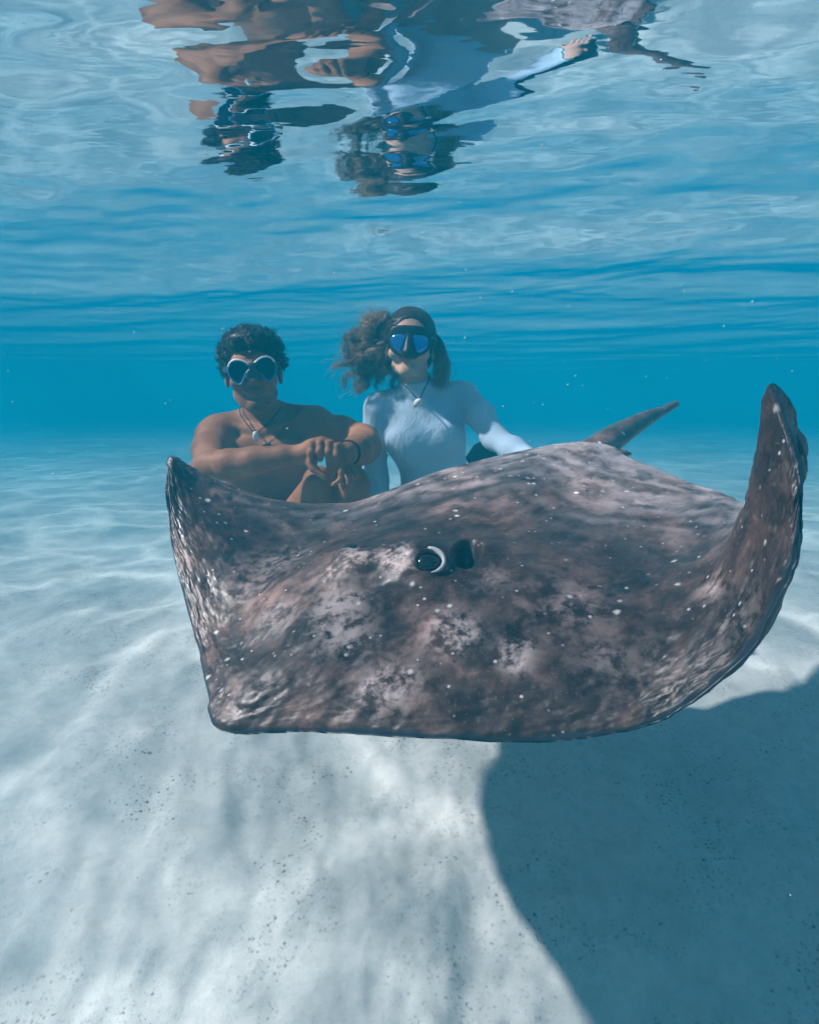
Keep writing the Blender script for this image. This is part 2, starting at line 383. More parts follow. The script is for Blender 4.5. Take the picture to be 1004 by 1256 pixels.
wvt.inputs['Scale'].default_value = 5; wvt.inputs['Distortion'].default_value = 9; wvt.inputs['Detail'].default_value = 4; wvt.inputs['Detail Scale'].default_value = 1.6
g.l(c, wvt.inputs['Vector'])
dmk = g.math('MULTIPLY', dust, g.ramp(g.math('ADD', g.math('MULTIPLY', wvt.outputs['Fac'], .16), g.math('MULTIPLY', n2, .95)), [(.40, .15), (.68, 1)]), True)
bse = g.mix(dmk, bse, (.42, .35, .35))
for scl, lo_, mskcol, wht in ((46, .90, (.60, .56, .54), 1), (100, .90, (.50, .46, .44), 1), (85, .86, (.016, .014, .016), 0)):
    vo = g.n('TexVoronoi'); vo.inputs['Scale'].default_value = scl; g.l(c, vo.inputs['Vector'])
    sep = g.n('SeparateColor'); g.l(vo.outputs['Color'], sep.inputs[0])
    pick = g.ramp(sep.outputs[wht], [(lo_, 0), (lo_+.02, 1)])
    spot = g.math('MULTIPLY', g.ramp(g.math('ADD', vo.outputs['Distance'], g.math('MULTIPLY', n2, .7)), [(.42, 1), (.62, 0)]), pick)
    bse = g.mix(spot, bse, mskcol)
bse = g.mix(rim, bse, (.028, .033, .045))
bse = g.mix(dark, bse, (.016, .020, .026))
bse = g.mix(belly, bse, (.30, .32, .34))
ht = g.math('ADD', g.math('MULTIPLY', n3, .5), n2)
g.principled(bse, g.ramp(n2, [(.3, .34), (.7, .55)]), .4, g.bump(ht, .2, .0035))

A = np.array(RC, float)
NS, NTT = 481, 261
S = cr(A, NS); S = cr(S.transpose(1, 0, 2), NTT).transpose(1, 0, 2)
sI = np.linspace(0, 12, NS)[:, None]+0*np.zeros((1, NTT)); tI = np.linspace(0, 5, NTT)[None, :]+np.zeros((NS, 1))
def normals(S):
    N = np.cross(np.gradient(S, axis=0), np.gradient(S, axis=1)); N /= np.linalg.norm(N, axis=2, keepdims=True)+1e-9
    return N
N = normals(S)
if N[240, 130, 2] < 0: N = -N
# low undulations of the flesh, the two eye mounds and the spiracles behind them
edge_w = np.exp(-np.minimum(tI*.9, (12-sI)*2))+np.exp(-(5-tI)*1.5)
S = S+N*(edge_w*(.004*fbm(sI*2.3, tI*.4, 2, 41)+.002*fbm(sI*7, tI*.5, 2, 42)))[..., None]
S = S+N*(.006*fbm(sI*1.6, tI*1.6, 3, 3)+.0022*fbm(sI*6, tI*6, 3, 4))[..., None]
EYES = []
disp = np.zeros((NS, NTT)); dark_a = np.zeros((NS, NTT)); pale_a = np.zeros((NS, NTT))
def at_st(s, t_): return S[int(round(s/12*(NS-1))), int(round(t_/5*(NTT-1)))], N[int(round(s/12*(NS-1))), int(round(t_/5*(NTT-1)))]
def blob(c_, r, wdt=None):
    d = np.linalg.norm(S-np.array(c_), axis=2); return np.exp(-(d/r)**2)
for es, et, sgn in ((5.55, 2.17, 1), (4.45, 2.17, -1)):
    ce, ne = at_st(es, et)
    ds = S[min(NS-1, int(es/12*(NS-1))+4), int(et/5*(NTT-1))]-S[int(es/12*(NS-1))-4, int(et/5*(NTT-1))]; ds = sgn*ds/np.linalg.norm(ds)  # outwards
    dt = at_st(es, et+.2)[0]-ce; dt = dt/np.linalg.norm(dt)                                                                      # rearwards
    EYES.append((ce, ne, ds, dt, sgn))
    big_ = 1.0 if sgn > 0 else .7
    disp += .030*big_*blob(ce-ds*.012+dt*.004, .050)                # brow mound
    sp_c = ce+dt*.040+ds*.044
    disp += .013*big_*blob(sp_c+ds*.018+dt*.018, .044)
    q1 = np.linalg.norm((S-sp_c)@np.stack([ds*1.15, dt*.62, ne*.6], 1), axis=2)
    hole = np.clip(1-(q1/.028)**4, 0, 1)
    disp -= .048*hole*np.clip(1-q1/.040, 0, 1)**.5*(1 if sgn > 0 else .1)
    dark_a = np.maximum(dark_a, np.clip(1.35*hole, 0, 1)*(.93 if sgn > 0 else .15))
    if sgn > 0:                                                     # crease under the eye, its shade painted in through the dark attribute
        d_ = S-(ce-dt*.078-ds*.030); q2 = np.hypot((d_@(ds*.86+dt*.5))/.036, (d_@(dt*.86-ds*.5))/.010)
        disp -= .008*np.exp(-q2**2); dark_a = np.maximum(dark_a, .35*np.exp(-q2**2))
    pale_a += 1.2*blob(ce-ds*.038-dt*.018, .026)+1.1*blob(ce-dt*.040-ds*.010, .022)
S = S+N*disp[..., None]
m = 1-dark_a
# edge distance (0 at any edge) for the thickness and the rim
es_ = np.minimum(sI, 12-sI)/1.2; et0 = tI/.9; et1 = (5-tI)/.6
def sstep(x): x = np.clip(x, 0, 1); return x*x*(3-2*x)
thick = .015+.052*sstep(es_/4.2)*sstep(et0/2.6)*sstep(et1/3)
arc = np.cumsum(np.concatenate([np.zeros((NS, 1)), np.linalg.norm(np.diff(S, axis=1), axis=2)], 1), 1)
to_lead = arc; to_trail = arc[:, -1:]-arc
rimw = .003+.006*vnoise(sI*9, tI*0, 8)
rim_a = np.clip(1-(to_lead-rimw)/.004, 0, 1); rim_a = np.maximum(rim_a, np.clip(1-(to_trail-.004)/.004, 0, 1)*.6)
d_tip = np.linalg.norm(S-np.array(A[12, 0]), axis=2)
rim_a = np.maximum(rim_a, np.clip(1-(12-sI)/.10, 0, 1)*.7)
PB = [(6.6, 1.5, .045, 1.2), (6.75, 1.5, .03, 1.0), (7.4, 1.4, .030, 1.2), (7.45, 1.25, .022, 1), (6.55, .85, .04, 1.3), (6.4, .75, .03, 1), (5.1, 1.65, .05, 1.1), (5.7, 1.3, .04, .8), (5.3, 1.4, .05, .6),
      (6.5, 2.1, .04, .5), (9.35, 2.4, .03, .8), (9.6, 2.2, .025, .7), (7.5, 2.1, .08, .5), (2.95, 1.95, .09, .45), (3.2, 2.6, .06, .6), (4.2, 1.5, .05, .7), (9.2, .8, .05, .45), (8.3, 1.4, .04, .45), (10.2, 1.2, .05, .3), (4.8, .6, .05, .5)]
for s_, t_, r_, a_ in PB: pale_a += a_*.85*blob(at_st(s_, t_)[0], r_*.78)
stre = .45+1.5*fbm(sI*1.1+tI*.8, tI*7.5-sI*1.2, 4, 21)
dust_a = np.clip(sstep((tI-2.75)/1.5)*(1.0-.75*sstep((sI-9.3)/1.4))*(.35+.65*sstep((sI-2.2)/2.5))*(.55+stre), 0, 1)*.85
# top and underside joined round a rounded edge
e_in = np.clip(np.minimum(np.minimum(to_lead, to_trail), (12-sI)*.05+.0)/.012, 0, 1); e_in = np.minimum(e_in, np.clip(sI*.05/.012, 0, 1))
lift = -(1-np.sqrt(np.clip(1-(1-e_in)**2, 0, 1)))*.0072
top = S+N*lift[..., None]
bot = S-N*(thick+lift*.0)[..., None]+N*(1-np.sqrt(np.clip(1-(1-e_in)**2, 0, 1)))[..., None]*.0072-N*disp[..., None]
nv_ = NS*NTT; F1 = grid_faces(NS, NTT); sel = slice(None)
Fb = F1[:, ::-1]+nv_
bd = np.concatenate([np.arange(NTT), np.arange(1, NS)*NTT+NTT-1, (NS-1)*NTT+np.arange(NTT-2, -1, -1), np.arange(NS-2, 0, -1)*NTT])
nx_ = np.roll(bd, -1); Fs = np.stack([nx_, bd, bd+nv_, nx_+nv_], 1)
z0 = np.zeros(nv_)
attrs = {'pale': np.concatenate([np.clip(pale_a, 0, 1).ravel(), z0]), 'dust': np.concatenate([dust_a.ravel(), z0]),
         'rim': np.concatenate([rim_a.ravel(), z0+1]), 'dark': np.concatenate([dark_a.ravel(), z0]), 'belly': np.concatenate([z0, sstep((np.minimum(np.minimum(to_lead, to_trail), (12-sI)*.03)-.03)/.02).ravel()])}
V_ = [top.reshape(-1, 3), bot.reshape(-1, 3)]; F_ = [F1, Fb, Fs]; nb = 2*nv_
# tail stub and the pelvic fin, grown out of the rear of the disc in the same mesh
def add_tube(pts, rad, n, flat=None):
    global nb
    P_ = cr(np.array(pts, float), n); r_ = np.interp(np.linspace(0, 1, n), np.linspace(0, 1, len(rad)), rad)
    v, f = tube(P_, r_, 14, False, flat); q = np.array([x for x in f if len(x) == 4])
    # close the end with a rounded tip
    tip = P_[-1]+(P_[-1]-P_[-2])*.2; base = len(v); v = np.vstack([v, tip])
    capf = np.array([((n-1)*14+k, (n-1)*14+(k+1) % 14, base, base) for k in range(14)])
    V_.append(v); F_.append(q+nb); caps.append(capf[:, :3]+nb); nb += len(v)
    for k_ in attrs:
        attrs[k_] = np.concatenate([attrs[k_], np.full(len(v), {'dust': .12}.get(k_, 0.))])
caps = []
add_tube([(0.230, 1.306, 0.474), (0.331, 1.417, 0.529), (0.419, 1.500, 0.575), (0.501, 1.582, 0.614), (0.607, 1.693, 0.651), (0.681, 1.776, 0.670), (0.736, 1.831, 0.688)], [.02, .036, .040, .031, .021, .013, .0105], 46, (1.0, .95))
add_tube([(0.368, 1.421, 0.543), (0.432, 1.472, 0.566), (0.483, 1.504, 0.576), (0.508, 1.518, 0.576)], [.02, .026, .022, .010], 20, (1.0, .5))
VV = np.vstack(V_); QF = np.concatenate(F_); TF = np.concatenate(caps)
tail_n = fbm(VV[2*nv_:, 0]*60, VV[2*nv_:, 1]*60+VV[2*nv_:, 2]*40, 2, 2)*.003; VV[2*nv_:, 2] += tail_n
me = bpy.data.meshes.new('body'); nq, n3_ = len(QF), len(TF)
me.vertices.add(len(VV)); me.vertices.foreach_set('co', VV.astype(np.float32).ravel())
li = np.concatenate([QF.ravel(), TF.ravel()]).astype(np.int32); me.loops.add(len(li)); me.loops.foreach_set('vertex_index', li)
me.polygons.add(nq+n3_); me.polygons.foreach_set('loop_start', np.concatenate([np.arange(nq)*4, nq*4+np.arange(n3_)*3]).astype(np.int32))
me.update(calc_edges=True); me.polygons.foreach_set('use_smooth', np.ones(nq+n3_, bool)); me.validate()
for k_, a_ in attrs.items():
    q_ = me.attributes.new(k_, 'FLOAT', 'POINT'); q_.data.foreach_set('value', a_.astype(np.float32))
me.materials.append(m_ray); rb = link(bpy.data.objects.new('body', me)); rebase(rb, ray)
# eyes: eyeball and a pale fleshy lid curling round its back
m_eye = simple('ray_eyeball', (.012, .014, .015), .12, .5, 200, .2)
m_lid = simple('ray_eyelid', (.55, .52, .50), .45, .3, 90, .2); m_lid_skin = simple('ray_lid_skin', (.21, .145, .125), .55, .25, 120, .5)
for ce, ne, ds, dt, sgn in EYES:
    r_ = ds*.034+dt*.026; r_ = r_/np.linalg.norm(r_)                  # towards the spiracle
    fw = np.cross(r_, ne); fw /= np.linalg.norm(fw)
    if fw@dt > 0: fw = -fw
    up = np.cross(fw, r_); up /= np.linalg.norm(up)
    if up@ne < 0: up = -up
    # the eyeball sits in the front slope of its mound
    want = ce+ne*.022+fw*.030 if sgn > 0 else ce+ne*.010-fw*.02
    ij = np.unravel_index(((S-want)**2).sum(2).argmin(), S.shape[:2]); p0 = S[ij]
    tn1 = S[ij[0]+5, ij[1]]-S[ij[0]-5, ij[1]]; tn2 = S[ij[0], ij[1]+5]-S[ij[0], ij[1]-5]; nl = np.cross(tn1, tn2); nl /= np.linalg.norm(nl)
    if nl@ne < 0: nl = -nl
    rt_ = r_-nl*(r_@nl); rt_ /= np.linalg.norm(rt_); ut = np.cross(nl, rt_)
    if ut@ne < 0: ut = -ut
    cc = p0-nl*(.003 if sgn > 0 else .010)
    bm = bmesh.new(); bmesh.ops.create_uvsphere(bm, u_segments=28, v_segments=18, radius=1)
    for v in bm.verts:
        p = np.array(v.co); v.co = Vector(cc+rt_*p[0]*.0200+nl*p[1]*.0125+ut*p[2]*(.0155-.003*p[0]))
    me2 = bpy.data.meshes.new('eye'); bm.to_mesh(me2); bm.free(); me2.polygons.foreach_set('use_smooth', np.ones(len(me2.polygons), bool)); me2.materials.append(m_eye)
    eo = link(bpy.data.objects.new('eye', me2)); rebase(eo, ray)
    if sgn < 0: continue
    an = np.linspace(.6, 3.7, 30); arcp = [cc+rt_*math.cos(q)*.0215+ut*(math.sin(q)*.0165+.001)+nl*(.0050+.002*math.sin(q)) for q in an]
    v, f = tube(arcp, .0050*np.clip(np.minimum(an-.5, 3.8-an)*1.5, .2, 1), 14); lo_ = mesh_obj('upper_lid', v, f, m_ray, attrs={'pale': np.full(len(v), .25)}); rebase(lo_, ray)
    an = np.linspace(1.7, -1.7, 30); arcp = [cc+rt_*(math.cos(q)*.0205+.003)+ut*math.sin(q)*.0205+nl*(.006+.003*math.cos(q)) for q in an]
    v, f = tube(arcp, (.0030+.0028*np.clip((an+.2)/1.5, 0, 1))*np.clip(np.minimum((1.85-an)*2.5, (an+1.85)*1.2), .2, 1), 12)
    lo_ = mesh_obj('eye_crescent', v, f, m_lid); rebase(lo_, ray)
# ================================================================== people
def skin_mat(name, lo, hi, stub):
    m, t = new_mat(name); g = NT(t); c = g.coord(); a = g.noise(14, 5, .6, c); b = g.noise(160, 3, .6, c)
    col = g.mix(g.ramp(a, [(.3, 0), (.7, 1)]), lo, hi)
    col = g.mix(g.math('MULTIPLY', attr(g, 'lips'), .7), col, (lo[0]*.95, lo[1]*.62, lo[2]*.62))
    col = g.mix(g.math('MULTIPLY', attr(g, 'hairy'), g.ramp(g.noise(420, 2, .6, c), [(.42, .25), (.6, 1)])), col, stub)
    p = g.principled(col, .55, .15, g.bump(g.math('ADD', g.math('MULTIPLY', g.noise(38, 3, .6, c), 1.5), g.math('ADD', b, a)), .3, .003))
    p.inputs['Subsurface Weight'].default_value = .12; p.inputs['Subsurface Radius'].default_value = (.012, .005, .003)
    return m
def rotm(yaw=0, pitch=0, roll=0):
    return np.array(Matrix.Rotation(R(yaw), 3, 'Z') @ Matrix.Rotation(R(pitch), 3, 'X') @ Matrix.Rotation(R(roll), 3, 'Y'))
def frame(c, Rm): M = np.eye(4); M[:3, :3] = Rm; M[:3, 3] = c; return M
def build_head(f, c, Rm, s=1.0, female=False):
    """local frame: x image right, -y to the front, z up, origin at eye level in mid head"""
    L = lambda x, y, z: np.array(c)+Rm@(np.array([x, y, z])*s)
    E_ = lambda x, y, z, r, k=.02, op='add': f.ell(L(x, y, z), np.array(r)*s, k, op, Rm)
    C_ = lambda a, b, ra, rb, k=.015: f.cone(L(*a), L(*b), ra*s, rb*s, k)
    E_(0, .022, .040, (.074, .093, .080), .02)                    # cranium
    cz = .019 if female else 0.
    E_(0, -.030, -.020+cz*.6, (.057 if female else .060, .062, .080-cz*.5), .03)                  # face
    jw = .039 if female else .045
    C_((-jw, .005, -.062), (-.014, -.070, -.098+cz), .017, .013, .03); C_((jw, .005, -.062), (.014, -.070, -.098+cz), .017, .013, .03)
    E_(0, -.072, -.099+cz, (.017, .013, .013), .02)                  # chin
    C_((-.042, -.070, .026), (.042, -.070, .026), .014, .014, .02)   # brow
    for q in (-1, 1):
        E_(q*.044, -.062, -.028, (.022, .020, .018), .02)         # cheek bone
        E_(q*.031, -.090, .004, (.017, .016, .011), .010, 'sub')  # socket
        f.ell(L(q*.031, -.072, .003), np.array((.012,)*3)*s, .003)
        E_(q*.076, .012, -.008, (.008, .018, .030), .008)         # ear
        E_(q*.081, .006, -.006, (.005, .008, .014), .004, 'sub')
    C_((0, -.086, .018), (0, -.112, -.028), .008, .0125, .012)    # nose
    for q in (-1, 1): E_(q*.013, -.098, -.031, (.0085, .010, .008), .006)
    for q in (-1, 1):                                             # lips, corners drawn up a little
        C_((0, -.091, -.055+cz*.5), (q*.026, -.080, -.053+cz*.5), .0058, .003, .004); C_((0, -.090, -.066+cz*.6), (q*.024, -.080, -.056+cz*.5), .0062, .003, .004)
        for a_, b_ in (((0, -.098, -.0605+cz*.55), (q*.014, -.094, -.059+cz*.55)), ((q*.014, -.094, -.059+cz*.55), (q*.028, -.083, -.0535+cz*.5))): f.cone(L(*a_), L(*b_), .0030*s, .0022*s, .002, 'sub')
    return L
def hand_fingers(f, specs, r=.0085):
    for ch in specs:
        n = len(ch); f.chain([(p, r*(1.0-.10*i)) for i, p in enumerate(ch)], .006, .004)
def region(V, L_pts, r):
    a = np.zeros(len(V))
    for p in L_pts: a = np.maximum(a, np.exp(-((np.linalg.norm(V-p, axis=1))/r)**2))
    return a
def clear_lens(name, tint, mirror):
    m, t = new_mat(name); g = NT(t)
    tb = g.n('BsdfTransparent'); tb.inputs[0].default_value = (*tint, 1)
    gl = g.n('BsdfPrincipled'); gl.inputs['Base Color'].default_value = (*mirror, 1); gl.inputs['Metallic'].default_value = 1; gl.inputs['Roughness'].default_value = .08
    mx = g.n('MixShader'); mx.inputs[0].default_value = .22; g.l(tb.outputs[0], mx.inputs[1]); g.l(gl.outputs[0], mx.inputs[2])
    o = g.n('OutputMaterial'); g.l(mx.outputs[0], o.inputs[0]); return m
def plate(outline, M, y, bend, thick=.002):
    """thin solid lens: outline in local x,z at local y, bent round the face"""
    o = np.asarray(outline); c = o.mean(0); n = len(o); rings = [1., .66, .33]
    V = []
    for yy in (y, y+thick):
        for r_ in rings: V += [(c[0]+(p[0]-c[0])*r_, yy+bend*(c[0]+(p[0]-c[0])*r_)**2, c[1]+(p[1]-c[1])*r_) for p in o]
        V.append((c[0], yy+bend*c[0]**2, c[1]))
    m_ = 3*n+1; F = []
    for s_, base in ((0, 0), (1, m_)):
        for q in range(2):
            for i in range(n):
                a = base+q*n+i; b = base+q*n+(i+1) % n; fc = (a, b, b+n, a+n); F.append(fc if s_ == 0 else fc[::-1])
        for i in range(n):
            fc = (base+2*n+i, base+2*n+(i+1) % n, base+3*n); F.append(fc if s_ == 0 else fc[::-1])
    for i in range(n): F.append((i, m_+i, m_+(i+1) % n, (i+1) % n))
    V = np.array(V)@M[:3, :3].T+M[:3, 3]
    return V, F
def world(pts, M): return np.asarray(pts)@M[:3, :3].T+M[:3, 3]

m_black = simple('black_silicone', (.012, .013, .015), .45, .3, 120, .3)
m_hair_dark = None
def hair_mat(name, root, tip):
    m, t = new_mat(name); g = NT(t)
    col = g.mix(g.ramp(attr(g, 'along'), [(.15, 0), (.95, 1)]), root, tip)
    col = g.mix(g.math('MULTIPLY', attr(g, 'rnd'), .5), col, tuple(x*.35 for x in root))
    g.principled(col, .5, .3); return m

# ------------------------------------------------------------------ the man
man = empty('person', (-.42, 1.95, 0), 'bare-chested person with dark curly hair and a clear dive mask, arms folded over raised knees', 'person')
m_skin1 = skin_mat('tanned_skin', (.21, .085, .042), (.36, .155, .078), (.035, .026, .022))
f = Field((-.74, 1.42, -.03), (-.02, 2.22, .95), .0038)
# trunk
f.ell((-.43, 2.02, .12), (.155, .115, .115), .03)
f.ell((-.452, 2.00, .27), (.110, .082, .14), .06)
f.ell((-.448, 1.99, .40), (.112, .080, .12), .06)
f.ell((-.430, 1.985, .515), (.148, .098, .105), .05)
f.ell((-.425, 2.01, .575), (.150, .075, .062), .05)
for q, zz in ((-1, 0), (1, .012)): f.ell((-.427+q*.066, 1.905, .535+zz), (.066, .034, .046), .035)      # chest muscle
f.chain([((-.43, 2.00, .61), .056), ((-.450, 1.972, .705), .045)], .04)                                    # neck
f.cone((-.43, 2.02, .655), (-.575, 1.99, .615), .034, .044, .04); f.cone((-.425, 2.03, .66), (-.29, 2.02, .640), .034, .044, .04)   # shoulders' slope
f.cone((-.42, 1.925, .605), (-.545, 1.945, .625), .012, .012, .02); f.cone((-.435, 1.925, .605), (-.33, 1.95, .645), .012, .012, .02)  # collar bones
# right arm (left in the picture): shoulder, elbow, wrist
f.ell((-.572, 1.955, .585), (.058, .060, .062), .035)
f.chain([((-.578, 1.945, .585), .054), ((-.560, 1.85, .560), .053), ((-.535, 1.76, .535), .044), ((-.522, 1.715, .527), .041)], .03)
f.chain([((-.525, 1.715, .527), .038), ((-.465, 1.690, .533), .041), ((-.40, 1.675, .545), .036), ((-.32, 1.662, .558), .027), ((-.268, 1.656, .564), .0245)], .02)
f.ell((-.553, 1.705, .522), (.02, .02, .02), .02)
# left arm
f.ell((-.282, 1.985, .610), (.058, .060, .060), .035)
f.chain([((-.275, 1.985, .612), .052), ((-.20, 1.93, .604), .050), ((-.135, 1.875, .588), .043)], .03)
f.chain([((-.128, 1.868, .585), .043), ((-.125, 1.80, .573), .047), ((-.140, 1.73, .567), .040), ((-.162, 1.672, .564), .027)], .02)
# right hand over the left wrist
f.chain([((-.268, 1.656, .564), .023), ((-.244, 1.652, .578), .023), ((-.222, 1.650, .588), .021)], .012)
f.chain([((-.250, 1.654, .572), .022), ((-.205, 1.655, .582), .019)], .01)
kn = [(-.243, .594), (-.2215, .597), (-.2005, .594), (-.181, .587)]
for i, (x, z) in enumerate(kn):
    f.chain([((x+.004, 1.655, z-.004), .0105), ((x, 1.632, z-.004), .0098), ((x-.001, 1.621, z-.024), .0092), ((x-.001, 1.628, z-.046+.003*i), .0084)], .006, .004)
f.chain([((-.262, 1.648, .556), .013), ((-.240, 1.630, .530), .0105), ((-.212, 1.624, .508), .0088)], .008, .004)   # thumb
# left hand hanging under it
f.chain([((-.165, 1.668, .563), .0245), ((-.180, 1.645, .552), .024), ((-.190, 1.640, .535), .020)], .012)
hand_fingers(f, [[(-.176, 1.634, .545), (-.170, 1.620, .522), (-.171, 1.616, .503), (-.190, 1.617, .491)],
                 [(-.186, 1.645, .532), (-.190, 1.640, .508), (-.196, 1.630, .490)],
                 [(-.168, 1.645, .538), (-.152, 1.634, .515), (-.146, 1.632, .492), (-.150, 1.632, .474)],
                 [(-.176, 1.650, .530), (-.170, 1.642, .500), (-.166, 1.640, .478)],
                 [(-.160, 1.655, .545), (-.141, 1.648, .528), (-.134, 1.646, .508)]], .0088)
# legs
for hx, kx, axx in ((-.485, -.243, -.300), (-.350, -.150, -.170)):
    f.chain([((hx, 1.985, .11), .088), (((hx*.45+kx*.55), 1.86, .31), .068), ((kx, 1.745, .470), .046)], .03, .008)
    f.ell((kx, 1.728, .482), (.042, .042, .046), .008)
    f.chain([((kx, 1.730, .465), .043), ((kx-.006, 1.745, .34), .049), ((axx, 1.79, .16), .038), ((axx, 1.80, .07), .032)], .008, .008)
    f.chain([((axx, 1.82, .030), .034), ((axx, 1.73, .018), .032), ((axx, 1.65, .002), .024)], .012, .012)
    for i in range(5): f.cone((axx+(i-2)*.017, 1.65, .0), (axx+(i-2)*.019, 1.612+.006*abs(i-1), -.008), .012, .009, .006)
Hc = (-.452, 1.930, .778); Hr = rotm(12, -1, -4); HS = 1.0
L = build_head(f, Hc, Hr, HS)
V, F = f.mesh(1)
lips = region(V, [L(x, -.096, -.059) for x in (-.018, -.006, .006, .018)], .012)
hairy = .75*np.clip(region(V, [L(x, y, z) for x, y, z in ((0, -.085, -.098), (-.03, -.07, -.085), (.03, -.07, -.085), (-.055, -.03, -.06), (.055, -.03, -.06), (0, -.10, -.045), (-.02, -.095, -.046), (.02, -.095, -.046), (-.065, 0, -.03), (.065, 0, -.03))], .026), 0, 1)
hairy = np.maximum(hairy*(1-lips), .55*region(V, [(-.43, 1.875, .53), (-.40, 1.875, .55), (-.46, 1.875, .55), (-.43, 1.88, .47), (-.44, 1.88, .41)], .045))
o = mesh_obj('body', V, F, m_skin1, attrs={'lips': lips, 'hairy': hairy}); rebase(o, man)
# swim shorts
m_short = simple('black_fabric', (.02, .022, .028), .85, .1, 300, .3)
fs = Field((-.66, 1.74, .0), (-.16, 2.2, .42), .005)
fs.ell((-.43, 2.02, .12), (.165, .125, .122), .03); fs.ell((-.45, 2.0, .22), (.13, .1, .10), .05)
for hx, kx in ((-.485, -.238), (-.350, -.152)): fs.chain([((hx, 1.985, .11), .096), (((hx*.5+kx*.5), 1.845, .30), .088)], .04)
fs.cut((0, 0, .27), (0, .15, 1)); fs.cut((0, 1.80, 0), (0, -1, .2))
v, q = fs.mesh(1); o = mesh_obj('swim_shorts', v, q, m_short); rebase(o, man)
# hair: a close cap with a mop of curls over it
m_hair1 = hair_mat('black_hair', (.010, .009, .009), (.022, .018, .016))
fh = Field(np.array(Hc)-.16, np.array(Hc)+.18, .004)
fh.ell(L(0, .026, .050), (.080, .096, .077), 0, 'add', Hr); fh.ell(L(0, -.045, .088), (.062, .045, .030), .03, 'add', Hr)
for q_ in (-1, 1): fh.ell(L(q_*.066, .015, .040), (.018, .045, .036), .02, 'add', Hr)
fh.ell(L(0, -.10, -.005), (.068, .075, .068), .01, 'sub', Hr); fh.ell(L(0, -.02, -.09), (.12, .09, .085), .01, 'sub', Hr)
v, q = fh.mesh(1); o = mesh_obj('hair', v, q, m_hair1, attrs={'along': np.zeros(len(v)), 'rnd': np.full(len(v), .5)}); rebase(o, man)
cand = v; N_ = 2600
ix = RNG.integers(0, len(cand), N_); rt = cand[ix]; nrm = (rt-L(0, .02, .03)); nrm /= np.linalg.norm(nrm, axis=1)[:, None]
K = 7; u = np.linspace(0, 1, K)[None, :, None]
ln = (.006+.017*RNG.random((N_, 1, 1)))*(1+.5*(np.abs(nrm[:, None, 0:1]) > .55)); clump = RNG.normal(size=(140, 3)); ci = ((rt[:, 0]*47).astype(int)*31+(rt[:, 2]*47).astype(int)*17+(rt[:, 1]*40).astype(int)*7) % 140
sidev = np.cross(nrm, clump[ci]); sidev /= np.linalg.norm(sidev, axis=1)[:, None]; sv2 = np.cross(nrm, sidev)
ph = (ci*.7)[:, None, None]+RNG.normal(0, .35, (N_, 1, 1)); an = ph+u*5.0; cr_r = .0075*np.minimum(1, u*2.5)
paths = rt[:, None]-nrm[:, None]*.006+nrm[:, None]*ln*u*.8+sidev[:, None]*(cr_r*np.cos(an)+.012*u)+sv2[:, None]*cr_r*np.sin(an)+RNG.normal(0, .0012, (N_, K, 3))
rad = np.broadcast_to(.0017*(1-.55*u[..., 0]), (N_, K))
v, q, at_ = strands(paths, rad); o2 = mesh_obj('curls', v, q, m_hair1, attrs=at_); rebase(o2, man); o2.parent = o; o2.matrix_parent_inverse = o.matrix_parent_inverse.inverted() @ Matrix.Translation(-man.location)
# dive mask
m_fr_blue = simple('blue_plastic', (.05, .17, .36), .3, .5, 60, .15); m_fr_white = simple('white_plastic', (.72, .76, .80), .35, .5, 60, .1)
m_skirt1 = simple('smoky_silicone', (.035, .05, .07), .4, .4, 60, .2)
m_lens1 = clear_lens('clear_lens', (.46, .54, .58), (.12, .20, .26))
MM = frame(L(0, -.002, .004), Hr@rotm(0, 0, -3)*.94); BEND = 4.0; FY = -.118
half = np.array([(.003, .004), (.017, .020), (.038, .029), (.057, .025), (.068, .009), (.067, -.012), (.056, -.031), (.045, -.040), (.035, -.036), (.018, -.010)])
sides_ = [crc(half, 60), crc(half*np.array([-1, 1]), 60)]
fm = Field(np.array(Hc)-.17, np.array(Hc)+.17, .003)
for o_l in sides_: fm.prism(o_l*1.0, -.112, -.052, MM, .003, BEND, .006)
fm.prism(crc([(-.02, .012), (.02, .012), (.02, -.03), (-.02, -.03)], 24), -.128, -.07, MM, .006, BEND, .01)
for o_l in sides_: fm.prism(o_l.mean(0)+(o_l-o_l.mean(0))*.86, -.15, -.045, MM, .001, BEND, .0, 'sub')
fm.ell(L(0, -.06, -.05), (.07, .06, .034), .004, 'sub', Hr)
mask = empty('dive_mask', tuple(L(0, -.09, 0))); mask.parent = man; mask.matrix_parent_inverse = Matrix.Translation(-man.location)
def sub(o, par, root):
    o.parent = par; o.matrix_parent_inverse = Matrix.Translation(-Vector(par.matrix_world_loc)) if False else Matrix.Translation(-Vector(par.location))
v, q = fm.mesh(1); o = mesh_obj('skirt', v, q, m_skirt1); sub(o, mask, man)
for o_l in sides_:
    p3 = np.stack([o_l[:, 0], FY+BEND*o_l[:, 0]**2, o_l[:, 1]], 1)
    nrm_up = o_l[:, 1] > np.interp(np.abs(o_l[:, 0]), [0, .068], [.000, .010])
    v, q = tube(world(p3, MM), .0024, 8, True, (1, 1)); o = mesh_obj('lens_rim', v, q, m_fr_blue); sub(o, mask, man)
    up = p3[nrm_up]; up = up[np.argsort(up[:, 0])]
    up = up+np.array([0, -.0015, .0012]); v, q = tube(world(cr(up[::3], 24), MM), .0027, 8); o = mesh_obj('rim_trim', v, q, m_fr_white); sub(o, mask, man)
    v, q = plate(o_l, MM, FY+.001, BEND); o = mesh_obj('lens', v, q, m_lens1); sub(o, mask, man)
an = np.linspace(.33, 2*math.pi-.33, 50)     # strap round the back of the head
sp_ = np.stack([.088*np.sin(an), .012-.100*np.cos(an), .006+.020*(1-np.cos(an))/2], 1)
